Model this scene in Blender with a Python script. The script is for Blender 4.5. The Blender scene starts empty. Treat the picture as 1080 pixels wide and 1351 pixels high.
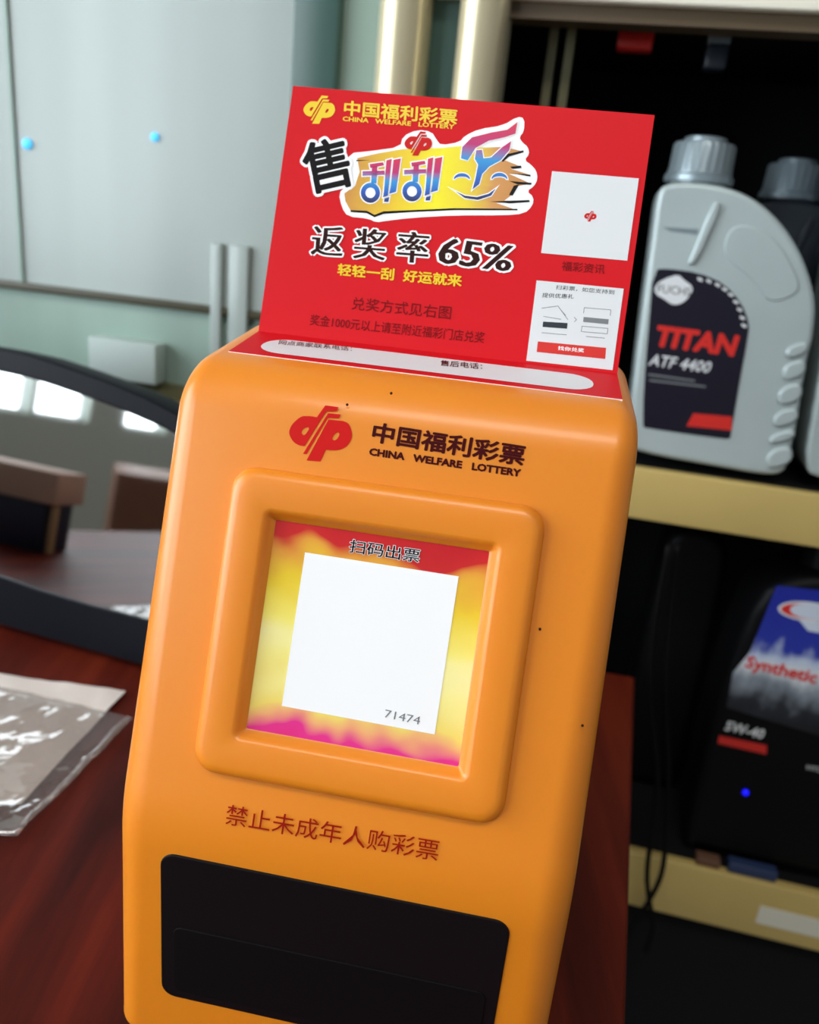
import bpy, bmesh, math, random
import numpy as np
from mathutils import Vector, Matrix, noise
random.seed(7)
SC = bpy.context.scene
COL = SC.collection
# ------------------------------------------------------------------ units: cm, lens at the origin of the cm frame, table top at TZ
TZ = -27.9
TABLE_H = 0.75
def W(P): return Vector((P[0]*.01, P[1]*.01, TABLE_H + (P[2]-TZ)*.01))
F, CX, CY = 1080.0, 540.0, 675.5
PITCH, ROLL = math.radians(19.36), math.radians(5.71)
fw = np.array([0, math.cos(PITCH), -math.sin(PITCH)]); up0 = np.array([0, math.sin(PITCH), math.cos(PITCH)]); rt0 = np.array([1., 0, 0])
RT = rt0*math.cos(ROLL) + up0*math.sin(ROLL); UP = -rt0*math.sin(ROLL) + up0*math.cos(ROLL)
def ray(x, y): return fw + RT*(x-CX)/F - UP*(y-CY)/F
# ------------------------------------------------------------------ camera
cam = bpy.data.cameras.new('camera'); cam_o = bpy.data.objects.new('camera', cam); COL.objects.link(cam_o)
cam.sensor_fit = 'HORIZONTAL'; cam.sensor_width = 36; cam.lens = 36.0*F/1080
cam.shift_y = 0; cam.clip_start = .01
cam_o.matrix_world = Matrix(((RT[0], UP[0], -fw[0], 0), (RT[1], UP[1], -fw[1], 0), (RT[2], UP[2], -fw[2], 0), (0, 0, 0, 1)))
cam_o.location = W((0, 0, 0))
cam.dof.use_dof = True; cam.dof.focus_distance = .262; cam.dof.aperture_fstop = 12
SC.camera = cam_o
# ------------------------------------------------------------------ light
WIN_STRENGTH = 9.0
world = bpy.data.worlds.new('world'); SC.world = world; world.use_nodes = True
bg = world.node_tree.nodes['Background']; bg.inputs[0].default_value = (.80, .88, 1, 1); bg.inputs[1].default_value = .27
SC.view_settings.view_transform = 'Standard'; SC.view_settings.look = 'None'
SC.view_settings.exposure = -0.1; SC.view_settings.gamma = 1
lamp = bpy.data.lights.new('overhead_fill', 'AREA'); lamp.shape = 'RECTANGLE'; lamp.size = 1.2; lamp.size_y = .5; lamp.energy = 26; lamp.color = (1, .95, .86)  # unseen overhead area light, added as extra fill beside the windows
lamp_o = bpy.data.objects.new('overhead_fill', lamp); COL.objects.link(lamp_o)
lamp_o.location = (-.1, -.75, 2.5); lamp_o.rotation_euler = (math.radians(-18), 0, 0)

# ------------------------------------------------------------------ materials
def lin(c): return tuple(((v/255)/12.92 if v/255 <= .04045 else ((v/255+.055)/1.055)**2.4) for v in c)
def mat(name, c, rough=.5, metal=0, spec=.5, coat=0, trans=0, alpha=1, emit=None, es=0, sss=0, bump=None, var=None):
    m = bpy.data.materials.new(name); m.use_nodes = True
    nt = m.node_tree; b = nt.nodes['Principled BSDF']
    col = (*lin(c), 1)
    b.inputs['Base Color'].default_value = col
    b.inputs['Roughness'].default_value = rough; b.inputs['Metallic'].default_value = metal
    b.inputs['Specular IOR Level'].default_value = spec; b.inputs['Coat Weight'].default_value = coat; b.inputs['Coat Roughness'].default_value = .2
    b.inputs['Transmission Weight'].default_value = trans; b.inputs['Alpha'].default_value = alpha
    if emit: b.inputs['Emission Color'].default_value = (*lin(emit), 1); b.inputs['Emission Strength'].default_value = es
    if sss: b.inputs['Subsurface Weight'].default_value = sss; b.inputs['Subsurface Radius'].default_value = (.01, .004, .001); b.inputs['Subsurface Scale'].default_value = .6
    tc = nt.nodes.new('ShaderNodeTexCoord')
    if var and 'glass' in name:      # streaks running up the pane
        mp = nt.nodes.new('ShaderNodeMapping'); mp.inputs['Scale'].default_value = (3, 3, .35); nt.links.new(tc.outputs['Object'], mp.inputs[0])
    if var:
        sc, amt = var
        n = nt.nodes.new('ShaderNodeTexNoise'); n.inputs['Scale'].default_value = sc; n.inputs['Detail'].default_value = 4
        nt.links.new((mp if 'glass' in name else tc).outputs['Vector' if 'glass' in name else 'Object'], n.inputs['Vector'])
        r = nt.nodes.new('ShaderNodeValToRGB'); r.color_ramp.elements[0].position = .3; r.color_ramp.elements[1].position = .7
        r.color_ramp.elements[0].color = tuple(v*(1-amt) for v in col[:3]) + (1,); r.color_ramp.elements[1].color = tuple(min(1, v*(1+amt)) for v in col[:3]) + (1,)
        nt.links.new(n.outputs['Fac'], r.inputs['Fac']); nt.links.new(r.outputs['Color'], b.inputs['Base Color'])
    if bump:
        sc, st = bump
        n = nt.nodes.new('ShaderNodeTexNoise'); n.inputs['Scale'].default_value = sc; n.inputs['Detail'].default_value = 3
        nt.links.new(tc.outputs['Object'], n.inputs['Vector'])
        bp = nt.nodes.new('ShaderNodeBump'); bp.inputs['Strength'].default_value = st; bp.inputs['Distance'].default_value = .002
        nt.links.new(n.outputs['Fac'], bp.inputs['Height']); nt.links.new(bp.outputs['Normal'], b.inputs['Normal'])
    return m
def ramp_mat(name, stops, axis='Z', rough=.45, noise_amt=0.0, noise_scale=6, spec=.5):
    m = mat(name, (128, 128, 128), rough, spec=spec); nt = m.node_tree; b = nt.nodes['Principled BSDF']
    tc = nt.nodes.new('ShaderNodeTexCoord'); sx = nt.nodes.new('ShaderNodeSeparateXYZ'); nt.links.new(tc.outputs['Generated'], sx.inputs[0])
    r = nt.nodes.new('ShaderNodeValToRGB')
    while len(r.color_ramp.elements) < len(stops): r.color_ramp.elements.new(.5)
    for e, (p, c) in zip(r.color_ramp.elements, stops): e.position = p; e.color = (*lin(c), 1)
    src = sx.outputs[axis]
    if noise_amt:
        n = nt.nodes.new('ShaderNodeTexNoise'); n.inputs['Scale'].default_value = noise_scale; nt.links.new(tc.outputs['Generated'], n.inputs['Vector'])
        a = nt.nodes.new('ShaderNodeMath'); a.operation = 'MULTIPLY_ADD'; a.inputs[1].default_value = noise_amt; nt.links.new(n.outputs['Fac'], a.inputs[0])
        s = nt.nodes.new('ShaderNodeMath'); s.operation = 'SUBTRACT'; s.inputs[1].default_value = noise_amt*.5; nt.links.new(src, s.inputs[0])
        nt.links.new(s.outputs[0], a.inputs[2]); src = a.outputs[0]
    nt.links.new(src, r.inputs['Fac']); nt.links.new(r.outputs['Color'], b.inputs['Base Color'])
    return m
M = {}
M['orange'] = mat('orange_plastic', (234, 138, 26), .42, coat=.3, sss=.25, bump=(60, .02))
M['slot'] = mat('charcoal_plastic', (14, 10, 13), .5, spec=.2)
M['slot_dark'] = mat('dark_recess_plastic', (9, 7, 9), .6, spec=.15)
M['red'] = mat('red_card', (212, 14, 28), .55, spec=.2)
M['white'] = mat('white_paper', (250, 250, 250), .5)
M['greyw'] = mat('pale_grey_print', (222, 226, 228), .5)
M['black'] = mat('black_print', (14, 12, 16), .4, spec=.15)
M['grey'] = mat('grey_print', (120, 125, 128), .5)
M['gold'] = mat('gold_print', (240, 205, 20), .4)
M['maroon'] = mat('maroon_print', (66, 6, 10), .4, spec=.15)
M['darkred'] = mat('dark_red_print', (150, 22, 10), .4, spec=.15)
M['cardred'] = mat('dark_red_card_print', (128, 10, 18), .45, spec=.15)
M['logored'] = mat('red_print', (206, 26, 24), .4, spec=.15)
M['brown'] = mat('brown_print', (46, 14, 12), .4, spec=.15)
M['tongue'] = ramp_mat('magenta_to_navy_print', [(0, (16, 16, 70)), (.25, (10, 90, 190)), (.5, (30, 150, 215)), (.68, (190, 30, 110)), (1, (215, 30, 70))])
M['brush'] = ramp_mat('ochre_to_yellow_print', [(0, (205, 140, 60)), (.28, (238, 200, 30)), (.5, (248, 236, 10)), (.66, (240, 215, 40)), (.8, (214, 150, 80)), (1, (190, 125, 60))], 'X', noise_amt=.08)

def burst_mat():
    m = mat('sunburst_print', (240, 200, 40), .22, coat=.3); nt = m.node_tree; b = nt.nodes['Principled BSDF']; N = nt.nodes.new; Lk = nt.links.new
    tc = N('ShaderNodeTexCoord'); mp = N('ShaderNodeMapping'); Lk(tc.outputs['Generated'], mp.inputs[0]); mp.inputs['Location'].default_value = (-.42, 0, -.47)
    sx = N('ShaderNodeSeparateXYZ'); Lk(mp.outputs[0], sx.inputs[0])
    at = N('ShaderNodeMath'); at.operation = 'ARCTAN2'; Lk(sx.outputs['Z'], at.inputs[0]); Lk(sx.outputs['X'], at.inputs[1])
    n1 = N('ShaderNodeTexNoise'); n1.noise_dimensions = '1D'; n1.inputs['Scale'].default_value = 1.7; n1.inputs['Detail'].default_value = 1; Lk(at.outputs[0], n1.inputs['W'])
    nn = N('ShaderNodeTexNoise'); nn.inputs['Scale'].default_value = 4; Lk(tc.outputs['Generated'], nn.inputs['Vector'])
    az = N('ShaderNodeMath'); az.operation = 'ABSOLUTE'; Lk(sx.outputs['Z'], az.inputs[0])
    a1 = N('ShaderNodeMath'); a1.operation = 'MULTIPLY_ADD'; a1.inputs[1].default_value = .36; Lk(n1.outputs['Fac'], a1.inputs[0]); Lk(az.outputs[0], a1.inputs[2])
    a2 = N('ShaderNodeMath'); a2.operation = 'MULTIPLY_ADD'; a2.inputs[1].default_value = .14; Lk(nn.outputs['Fac'], a2.inputs[0]); Lk(a1.outputs[0], a2.inputs[2])
    r = N('ShaderNodeValToRGB'); Lk(a2.outputs[0], r.inputs[0])
    st = [(.0, (255, 250, 200)), (.34, (252, 236, 90)), (.52, (240, 205, 50)), (.63, (232, 160, 60)), (.69, (205, 40, 40)), (.95, (190, 20, 36))]
    while len(r.color_ramp.elements) < len(st): r.color_ramp.elements.new(.5)
    for e, (p, c) in zip(r.color_ramp.elements, st): e.position = p; e.color = (*lin(c), 1)
    # lower fringe of the print is magenta instead of red
    r2 = N('ShaderNodeValToRGB'); Lk(a2.outputs[0], r2.inputs[0])
    st2 = [(.0, (255, 252, 215)), (.4, (253, 240, 150)), (.57, (248, 222, 110)), (.64, (242, 160, 120)), (.69, (228, 50, 140)), (.95, (215, 30, 90))]
    while len(r2.color_ramp.elements) < len(st2): r2.color_ramp.elements.new(.5)
    for e, (p, c) in zip(r2.color_ramp.elements, st2): e.position = p; e.color = (*lin(c), 1)
    gt = N('ShaderNodeMath'); gt.operation = 'MULTIPLY_ADD'; gt.use_clamp = True; gt.inputs[1].default_value = 2.2; gt.inputs[2].default_value = .5; Lk(sx.outputs['Z'], gt.inputs[0])
    mx = N('ShaderNodeMix'); mx.data_type = 'RGBA'; Lk(gt.outputs[0], mx.inputs[0]); Lk(r2.outputs[0], mx.inputs[6]); Lk(r.outputs[0], mx.inputs[7])
    Lk(mx.outputs[2], b.inputs['Base Color'])
    return m
M['burst'] = burst_mat()
def wood_mat():
    m = mat('red_brown_wood', (98, 32, 18), .5, spec=.14); nt = m.node_tree; b = nt.nodes['Principled BSDF']; N = nt.nodes.new; Lk = nt.links.new
    tc = N('ShaderNodeTexCoord'); mp = N('ShaderNodeMapping'); Lk(tc.outputs['Object'], mp.inputs[0])
    mp.inputs['Rotation'].default_value = (0, 0, math.radians(12)); mp.inputs['Scale'].default_value = (26, 2.2, 8)
    n = N('ShaderNodeTexNoise'); n.inputs['Scale'].default_value = 1.0; n.inputs['Detail'].default_value = 6; n.inputs['Roughness'].default_value = .6; Lk(mp.outputs[0], n.inputs['Vector'])
    r = N('ShaderNodeValToRGB'); Lk(n.outputs['Fac'], r.inputs[0])
    st = [(.25, (36, 9, 6)), (.45, (78, 22, 12)), (.6, (102, 34, 18)), (.8, (124, 48, 28))]
    while len(r.color_ramp.elements) < 4: r.color_ramp.elements.new(.5)
    for e, (p, c) in zip(r.color_ramp.elements, st): e.position = p; e.color = (*lin(c), 1)
    Lk(r.outputs[0], b.inputs['Base Color'])
    return m
M['wood'] = wood_mat()
M['bezel'] = mat('black_bezel_plastic', (7, 9, 18), .45, spec=.12)
def screen_mat():
    m = mat('glossy_dark_screen', (186, 187, 186), .03, metal=1); return m
M['screen'] = screen_mat()
M['cream'] = mat('cream_laminate', (204, 178, 108), .4, var=(9, .05))
M['post'] = mat('cream_metal_post', (214, 202, 166), .28, metal=.35)
M['darkwood'] = mat('dark_cabinet_interior', (24, 24, 26), .8, spec=.1)
M['fascia'] = mat('ivory_fascia', (244, 238, 220), .4)
M['track'] = mat('brown_track', (86, 70, 48), .5)
M['railm'] = mat('dark_olive_rail', (66, 62, 40), .4)
M['teal'] = mat('dark_teal_stile', (62, 92, 84), .35)
M['olive'] = mat('olive_strip', (92, 88, 56), .5)
M['pane'] = mat('frosted_pale_glass', (168, 179, 174), .25, var=(5, .13))
M['pane'].node_tree.nodes['Noise Texture'].inputs['Detail'].default_value = 1
M['pane_green'] = mat('frosted_green_glass', (150, 172, 160), .2, var=(5, .12))
M['palecard'] = mat('pale_card', (182, 196, 190), .6)
M['silver'] = mat('silver_plastic', (180, 193, 193), .35, metal=.15, var=(14, .06))
M['cap'] = mat('silver_cap_plastic', (140, 154, 160), .3, metal=.35)
M['navy'] = mat('navy_label', (18, 15, 32), .35)
M['titan'] = mat('label_red', (214, 44, 36), .4)
M['blackplastic'] = mat('black_bottle_plastic', (9, 9, 11), .5, spec=.15)
M['slate'] = mat('slate_and_shaded_silver', (40, 48, 58), .35)
M['blue'] = mat('blue_label', (24, 38, 150), .4)
M['cloud'] = ramp_mat('cloud_print', [(0, (14, 15, 20)), (.16, (36, 40, 48)), (.3, (140, 150, 160)), (.42, (215, 222, 228)), (.52, (190, 204, 228)), (.6, (36, 52, 160)), (1, (22, 36, 150))], noise_amt=.3, noise_scale=5)
M['oval'] = mat('pale_oval_print', (205, 215, 230), .4)
M['cyan'] = mat('cyan_reflection_glow', (60, 190, 255), .3, emit=(90, 205, 255), es=.9)  # emission stands in for cyan reflections on the cabinet pane
M['blueled'] = mat('blue_light', (20, 20, 255), .3, emit=(20, 20, 255), es=1.5)
M['cable'] = mat('black_cable_rubber', (8, 7, 8), .6, spec=.15)
M['sheet'] = mat('crumpled_white_sheet', (226, 216, 208), .3, bump=(60, .4))
M['tag'] = mat('white_tag_paper', (225, 222, 205), .5)
M['wall'] = mat('grey_green_wall_paint', (196, 204, 194), .8)
M['floor'] = mat('grey_floor_tile', (112, 106, 98), .5, var=(3, .1))
M['pinkcard'] = mat('pinkish_cardboard', (196, 160, 140), .7)
M['darkprint'] = mat('dark_blue_print', (26, 32, 52), .4)
M['brownwood'] = mat('brown_cupboard_wood', (110, 68, 46), .5, var=(8, .15))
M['frame'] = mat('white_window_frame', (200, 204, 202), .5)
M['sky'] = mat('bright_window_daylight', (255, 255, 255), .5, emit=(236, 246, 255), es=WIN_STRENGTH)
def film_mat():
    m = bpy.data.materials.new('clear_plastic_film'); m.use_nodes = True; nt = m.node_tree; N = nt.nodes.new; Lk = nt.links.new
    nt.nodes.remove(nt.nodes['Principled BSDF']); out = nt.nodes['Material Output']
    tr = N('ShaderNodeBsdfTransparent'); tr.inputs[0].default_value = (.95, .94, .93, 1)
    gl = N('ShaderNodeBsdfGlossy'); gl.inputs['Roughness'].default_value = .06
    df = N('ShaderNodeBsdfDiffuse'); df.inputs[0].default_value = (.6, .52, .48, 1)
    tc = N('ShaderNodeTexCoord'); nz = N('ShaderNodeTexNoise'); nz.inputs['Scale'].default_value = 55; Lk(tc.outputs['Object'], nz.inputs['Vector'])
    bp = N('ShaderNodeBump'); bp.inputs['Strength'].default_value = .7; bp.inputs['Distance'].default_value = .003; Lk(nz.outputs['Fac'], bp.inputs['Height']); Lk(bp.outputs[0], gl.inputs['Normal'])
    a = N('ShaderNodeMixShader'); a.inputs[0].default_value = .35; Lk(gl.outputs[0], a.inputs[1]); Lk(df.outputs[0], a.inputs[2])
    mx = N('ShaderNodeMixShader'); mx.inputs[0].default_value = .24; Lk(tr.outputs[0], mx.inputs[1]); Lk(a.outputs[0], mx.inputs[2]); Lk(mx.outputs[0], out.inputs[0])
    return m
M['film'] = film_mat()
def glass_mat(name, tint, refl=.1):
    m = bpy.data.materials.new(name); m.use_nodes = True; nt = m.node_tree; N = nt.nodes.new; Lk = nt.links.new
    nt.nodes.remove(nt.nodes['Principled BSDF']); out = nt.nodes['Material Output']
    tr = N('ShaderNodeBsdfTransparent'); tr.inputs[0].default_value = (*tint, 1)
    gl = N('ShaderNodeBsdfGlossy'); gl.inputs['Roughness'].default_value = .05
    mx = N('ShaderNodeMixShader'); mx.inputs[0].default_value = refl; Lk(tr.outputs[0], mx.inputs[1]); Lk(gl.outputs[0], mx.inputs[2]); Lk(mx.outputs[0], out.inputs[0])
    return m

# ------------------------------------------------------------------ builders
class Frame:
    """a local frame: origin (cm), axes u, b, z"""
    def __init__(s, O, yaw_deg=0, tilt=0):
        y = math.radians(yaw_deg)
        s.O = np.array(O, float); s.u = np.array([math.cos(y), -math.sin(y), 0]); s.b = np.array([math.sin(y), math.cos(y), 0]); s.z = np.array([0, 0, 1.])
        s.yaw = y
    def P(s, u, b, z): return s.O + s.u*u + s.b*b + s.z*z
class Plane:
    def __init__(s, O, a, b, n): s.O, s.a, s.b, s.n = (np.array(k, float) for k in (O, a, b, n))
    def pt(s, a, b, h=0): return s.O + s.a*a + s.b*b + s.n*h
    def at(s, x, y, h=0):
        d = ray(x, y); O = s.O + s.n*h
        P = d*((O @ s.n)/(d @ s.n)) - s.O
        return float(P @ s.a), float(P @ s.b)
class Thing:
    def __init__(s, name, label, cat, fr, group=None, kind=None):
        e = bpy.data.objects.new(name, None); COL.objects.link(e); e.empty_display_size = .02
        e.location = W(fr.O); e.rotation_euler = (0, 0, -fr.yaw)
        s.o, s.fr = e, fr
        if label: e['label'] = label; e['category'] = cat
        if group: e['group'] = group
        if kind: e['kind'] = kind
    def loc(s, P):
        d = np.asarray(P, float) - s.fr.O
        return (float(d @ s.fr.u)*.01, float(d @ s.fr.b)*.01, float(d @ s.fr.z)*.01)
class Solo:
    """a thing that is one mesh"""
    def __init__(s, fr): s.fr = fr; s.o = None
    loc = Thing.loc
def link(name, verts, faces, m, T, part=None, smooth=False, label=None, mats=None, fm=None):
    me = bpy.data.meshes.new(name); me.from_pydata([T.loc(v) for v in verts], [], faces); me.update()
    return _fin(name, me, m, T, part, smooth, label, mats, fm)
def _fin(name, me, m, T, part, smooth, label, mats=None, fm=None):
    for k in (mats or [m]): me.materials.append(k)
    if fm:
        for p, i in zip(me.polygons, fm): p.material_index = i
    if smooth:
        for p in me.polygons: p.use_smooth = True
    bm = bmesh.new(); bm.from_mesh(me); bmesh.ops.recalc_face_normals(bm, faces=bm.faces); bm.to_mesh(me); bm.free()
    o = bpy.data.objects.new(name, me); COL.objects.link(o)
    if part is not None: o.parent = part
    elif T.o is not None: o.parent = T.o
    else: o.location = W(T.fr.O); o.rotation_euler = (0, 0, -T.fr.yaw)
    if label: o['label'] = label
    if smooth == 'auto':
        pass
    return o
def tag(o, label=None, cat=None, group=None, kind=None):
    if label: o['label'] = label
    if cat: o['category'] = cat
    if group: o['group'] = group
    if kind: o['kind'] = kind
    return o
def sharp(o, deg=35):
    me = o.data
    bm = bmesh.new(); bm.from_mesh(me)
    for e in bm.edges: e.smooth = (len(e.link_faces) == 2 and e.calc_face_angle(0) < math.radians(deg))
    bm.to_mesh(me); bm.free()
    return o
def boxv(fn, x0, x1, y0, y1, z0, z1):
    v = [fn(x, y, z) for z in (z0, z1) for y in (y0, y1) for x in (x0, x1)]
    f = [(0, 2, 3, 1), (4, 5, 7, 6), (0, 1, 5, 4), (2, 6, 7, 3), (0, 4, 6, 2), (1, 3, 7, 5)]
    return v, f
def box(name, fn, dims, m, T, part=None, bevel=0, label=None):
    v, f = boxv(fn, *dims)
    o = link(name, v, f, m, T, part, label=label)
    if bevel:
        md = o.modifiers.new('bevel', 'BEVEL'); md.width = bevel*.01; md.segments = 3; md.limit_method = 'NONE'
        for p in o.data.polygons: p.use_smooth = True
    return o
def loft(rings, closed=True, caps=(True, True)):
    v = [p for r in rings for p in r]; n = len(rings[0]); f = []
    for i in range(len(rings)-1):
        for j in range(n if closed else n-1):
            k = (j+1) % n
            f.append((i*n+j, i*n+k, (i+1)*n+k, (i+1)*n+j))
    if caps[0]: f.append(tuple(range(n-1, -1, -1)))
    if caps[1]: f.append(tuple((len(rings)-1)*n+j for j in range(n)))
    return v, f
def rrect(a0, a1, b0, b1, r, n=6):
    out = []
    for cx, cy, t0 in ((a1-r, b1-r, 0), (a0+r, b1-r, 90), (a0+r, b0+r, 180), (a1-r, b0+r, 270)):
        for k in range(n+1):
            t = math.radians(t0+90*k/n); out.append((cx+r*math.cos(t), cy+r*math.sin(t)))
    return out
def fillet(poly, radii, n=8):
    out = []; N = len(poly)
    for i, p in enumerate(poly):
        p = np.array(p, float); a = np.array(poly[i-1], float)-p; c = np.array(poly[(i+1) % N], float)-p
        r = radii[i]
        if r <= 0: out.append(tuple(p)); continue
        ua, uc = a/np.linalg.norm(a), c/np.linalg.norm(c)
        ang = math.acos(max(-1, min(1, ua @ uc))); t = r/math.tan(ang/2)
        bis = (ua+uc)/np.linalg.norm(ua+uc); ctr = p + bis*r/math.sin(ang/2)
        s, e = p+ua*t-ctr, p+uc*t-ctr
        a0, a1 = math.atan2(s[1], s[0]), math.atan2(e[1], e[0])
        d = (a1-a0+math.pi) % (2*math.pi)-math.pi
        for k in range(n+1): out.append((ctr[0]+r*math.cos(a0+d*k/n), ctr[1]+r*math.sin(a0+d*k/n)))
    return out
def smooth_poly(p, it=2):
    for _ in range(it):
        q = []
        for i in range(len(p)):
            a, b = np.array(p[i]), np.array(p[(i+1) % len(p)]); q += [tuple(.75*a+.25*b), tuple(.25*a+.75*b)]
        p = q
    return p
def area(p): return sum(p[i-1][0]*p[i][1]-p[i][0]*p[i-1][1] for i in range(len(p)))/2
def inset(p, d):
    """move every vertex inwards along its normal (loop may run either way)"""
    s = 1 if area(p) > 0 else -1; N = len(p); out = []
    for i in range(N):
        a, b, c = (np.array(p[k % N], float) for k in (i-1, i, i+1))
        t = (c-b)/max(1e-9, np.linalg.norm(c-b)) + (b-a)/max(1e-9, np.linalg.norm(b-a)); t /= max(1e-9, np.linalg.norm(t))
        dd = d[i] if hasattr(d, '__len__') else d
        out.append(tuple(b + dd*s*np.array([-t[1], t[0]])))
    return out
def slab(name, pl, poly, h0, h1, m, T, part=None, r=0, seg=4, label=None, smooth=True, back_r=None):
    """a solid with the outline poly on plane pl from height h0 to h1, edges rounded by r"""
    rings = []
    br = r if back_r is None else back_r
    if br:
        for k in range(seg+1):
            t = math.pi/2*k/seg; rings.append((inset(poly, br*(1-math.sin(t))), h0+br*(1-math.cos(t))))
    else: rings.append((poly, h0))
    if r:
        for k in range(seg+1):
            t = math.pi/2*k/seg; rings.append((inset(poly, r*(1-math.cos(t))), h1-r+r*math.sin(t)))
        rings.append((inset(poly, r*1.1), h1))
    else: rings.append((poly, h1))
    v, f = loft([[pl.pt(a, b, h) for a, b in p] for p, h in rings])
    o = link(name, v, f, m, T, part, smooth=smooth, label=label)
    return sharp(o, 40)
def curve_mesh(loops, offset=0, res=1):
    cu = bpy.data.curves.new('t', 'CURVE'); cu.dimensions = '2D'; cu.fill_mode = 'BOTH'; cu.offset = offset
    for lp in loops:
        s = cu.splines.new('POLY'); s.points.add(len(lp)-1); s.use_cyclic_u = True
        for q, (a, b) in zip(s.points, lp): q.co = (a, b, 0, 1)
    return _eval(cu)
def _eval(cu):
    o = bpy.data.objects.new('t', cu); COL.objects.link(o)
    dg = bpy.context.evaluated_depsgraph_get(); dg.update()
    me = bpy.data.meshes.new_from_object(o.evaluated_get(dg))
    v = [tuple(k.co) for k in me.vertices]; f = [tuple(p.vertices) for p in me.polygons]
    bpy.data.objects.remove(o); bpy.data.curves.remove(cu); bpy.data.meshes.remove(me)
    return v, f
def decal(name, pl, loops, m, T, part, h, offset=0, label=None):
    """a flat printed shape; loops in plane coordinates, several loops leave holes"""
    v, f = curve_mesh(loops, offset)
    return link(name, [pl.pt(a, b, h) for a, b, _ in v], f, m, T, part, label=label)
def px(pl, pts, x0=0, y0=0, s=1.0): return [pl.at(x0+x/s, y0+y/s) for x, y in pts]
def text(name, s, pl, BL, BR, TL, m, T, part, h, bold=0, shear=0, outline=None, ofs=.05, label=None, hb=0):
    """lettering whose ink box fills the parallelogram BL, BR, TL (photo pixels on plane pl)"""
    p0, p1, p2 = (np.array(pl.at(*q)) for q in (BL, BR, TL))
    cu = bpy.data.curves.new('t', 'FONT'); cu.body = s; cu.size = 1; cu.shear = shear; cu.resolution_u = 2; cu.fill_mode = 'FRONT'
    bv, bf = _eval(cu)
    def ink(r, rx=0):
        # heavier strokes: the same letter shapes overprinted with small shifts
        sh = [(0, 0)]
        if r or rx:
            K = 8 if r < .05 else 14
            sh += [(math.cos(2*math.pi*k/K)*r + (rx if math.cos(2*math.pi*k/K) > 0 else -rx), math.sin(2*math.pi*k/K)*r) for k in range(K)] if r else [(-rx, 0), (rx, 0), (rx/2, 0), (-rx/2, 0)]
        v, f = [], []
        for i, (dx, dy) in enumerate(sh):
            n = len(v); v += [(x+dx, y+dy, i*.00012) for x, y, _ in bv]; f += [tuple(k+n for k in q) for q in bf]
        return v, f
    v, f = ink(bold, hb)
    xs = [k[0] for k in v]; ys = [k[1] for k in v]; x0, x1, y0, y1 = min(xs), max(xs), min(ys), max(ys)
    def put(v, h):
        out = []
        for x, y, dz in v:
            q = p0 + (p1-p0)*(x-x0)/(x1-x0) + (p2-p0)*(y-y0)/(y1-y0); out.append(pl.pt(q[0], q[1], h+dz))
        return out
    o = link(name, put(v, h), f, m, T, part, label=label)
    if outline is not None:
        v2, f2 = ink(bold+ofs, hb)
        link(name + '_outline', put(v2, h-.004), f2, outline, T, part)
    return o
def tube(name, pts, r, m, T, part=None, n=8, label=None):
    rings = []
    for i, p in enumerate(pts):
        d = np.array(pts[min(i+1, len(pts)-1)])-np.array(pts[max(i-1, 0)]); d = d/np.linalg.norm(d)
        a = np.cross(d, [0.3, 1, .2]); a /= np.linalg.norm(a); b = np.cross(d, a)
        rr = r[i] if hasattr(r, '__len__') else r
        rings.append([np.array(p)+rr*(a*math.cos(2*math.pi*k/n)+b*math.sin(2*math.pi*k/n)) for k in range(n)])
    v, f = loft(rings); return link(name, v, f, m, T, part, smooth=True, label=label)
def spline(P, n=8):
    out = []; P = [np.array(p, float) for p in P]; Q = [2*P[0]-P[1]]+P+[2*P[-1]-P[-2]]
    for i in range(1, len(Q)-2):
        for k in range(n):
            t = k/n; a, b, c, d = Q[i-1:i+3]
            out.append(.5*((2*b)+(c-a)*t+(2*a-5*b+4*c-d)*t*t+(3*b-a-3*c+d)*t**3))
    return out+[P[-1]]
def lathe(name, fn, prof, m, T, part=None, n=40, rib=0, ribr=(0, 0), label=None):
    """prof: (radius, height); fn(x, y, h) -> world cm"""
    rings = []
    for r, h in prof:
        ring = []
        for k in range(n):
            t = 2*math.pi*k/n; rr = r
            if rib and ribr[0] <= h <= ribr[1] and (k % 4 < 2): rr = r-rib
            ring.append(fn(rr*math.cos(t), rr*math.sin(t), h))
        rings.append(ring)
    v, f = loft(rings); o = link(name, v, f, m, T, part, smooth=True, label=label); return sharp(o, 40)
def pane_obj(name, dims, m, kind='structure'): ...

# ------------------------------------------------------------------ the room: floor, left wall with its windows
FLOOR = TZ-75.0
R0 = Frame((0, 0, FLOOR))
def struct(name, fr, fn, dims, m):
    T = Solo(fr); return tag(box(name, fn, dims, m, T), kind='structure')
struct('floor', R0, R0.P, (-210, 330, -330, 180, -6, 0), M['floor'])
WX = -200.0
WB, WT = 57.9+25, 57.9+170           # sill and head heights above the floor (cm)
wins = [(-58, 60), (-77.5, -60), (-107.5, -91), (-190, -113.5)]
zs = FLOOR
LW = Frame((WX, 0, FLOOR))
def lw(d): return tuple(d)
struct('wall_left', LW, LW.P, (-10, 0, -330, 180, 0, WB), M['wall'])
struct('wall_left', LW, LW.P, (-10, 0, -330, 180, WT, 280), M['wall'])
edges = [-330] + [e for w in sorted(wins) for e in w] + [180]
for i in range(0, len(edges), 2): struct('wall_left', LW, LW.P, (-10, 0, edges[i], edges[i+1], WB, WT), M['wall'])
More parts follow.
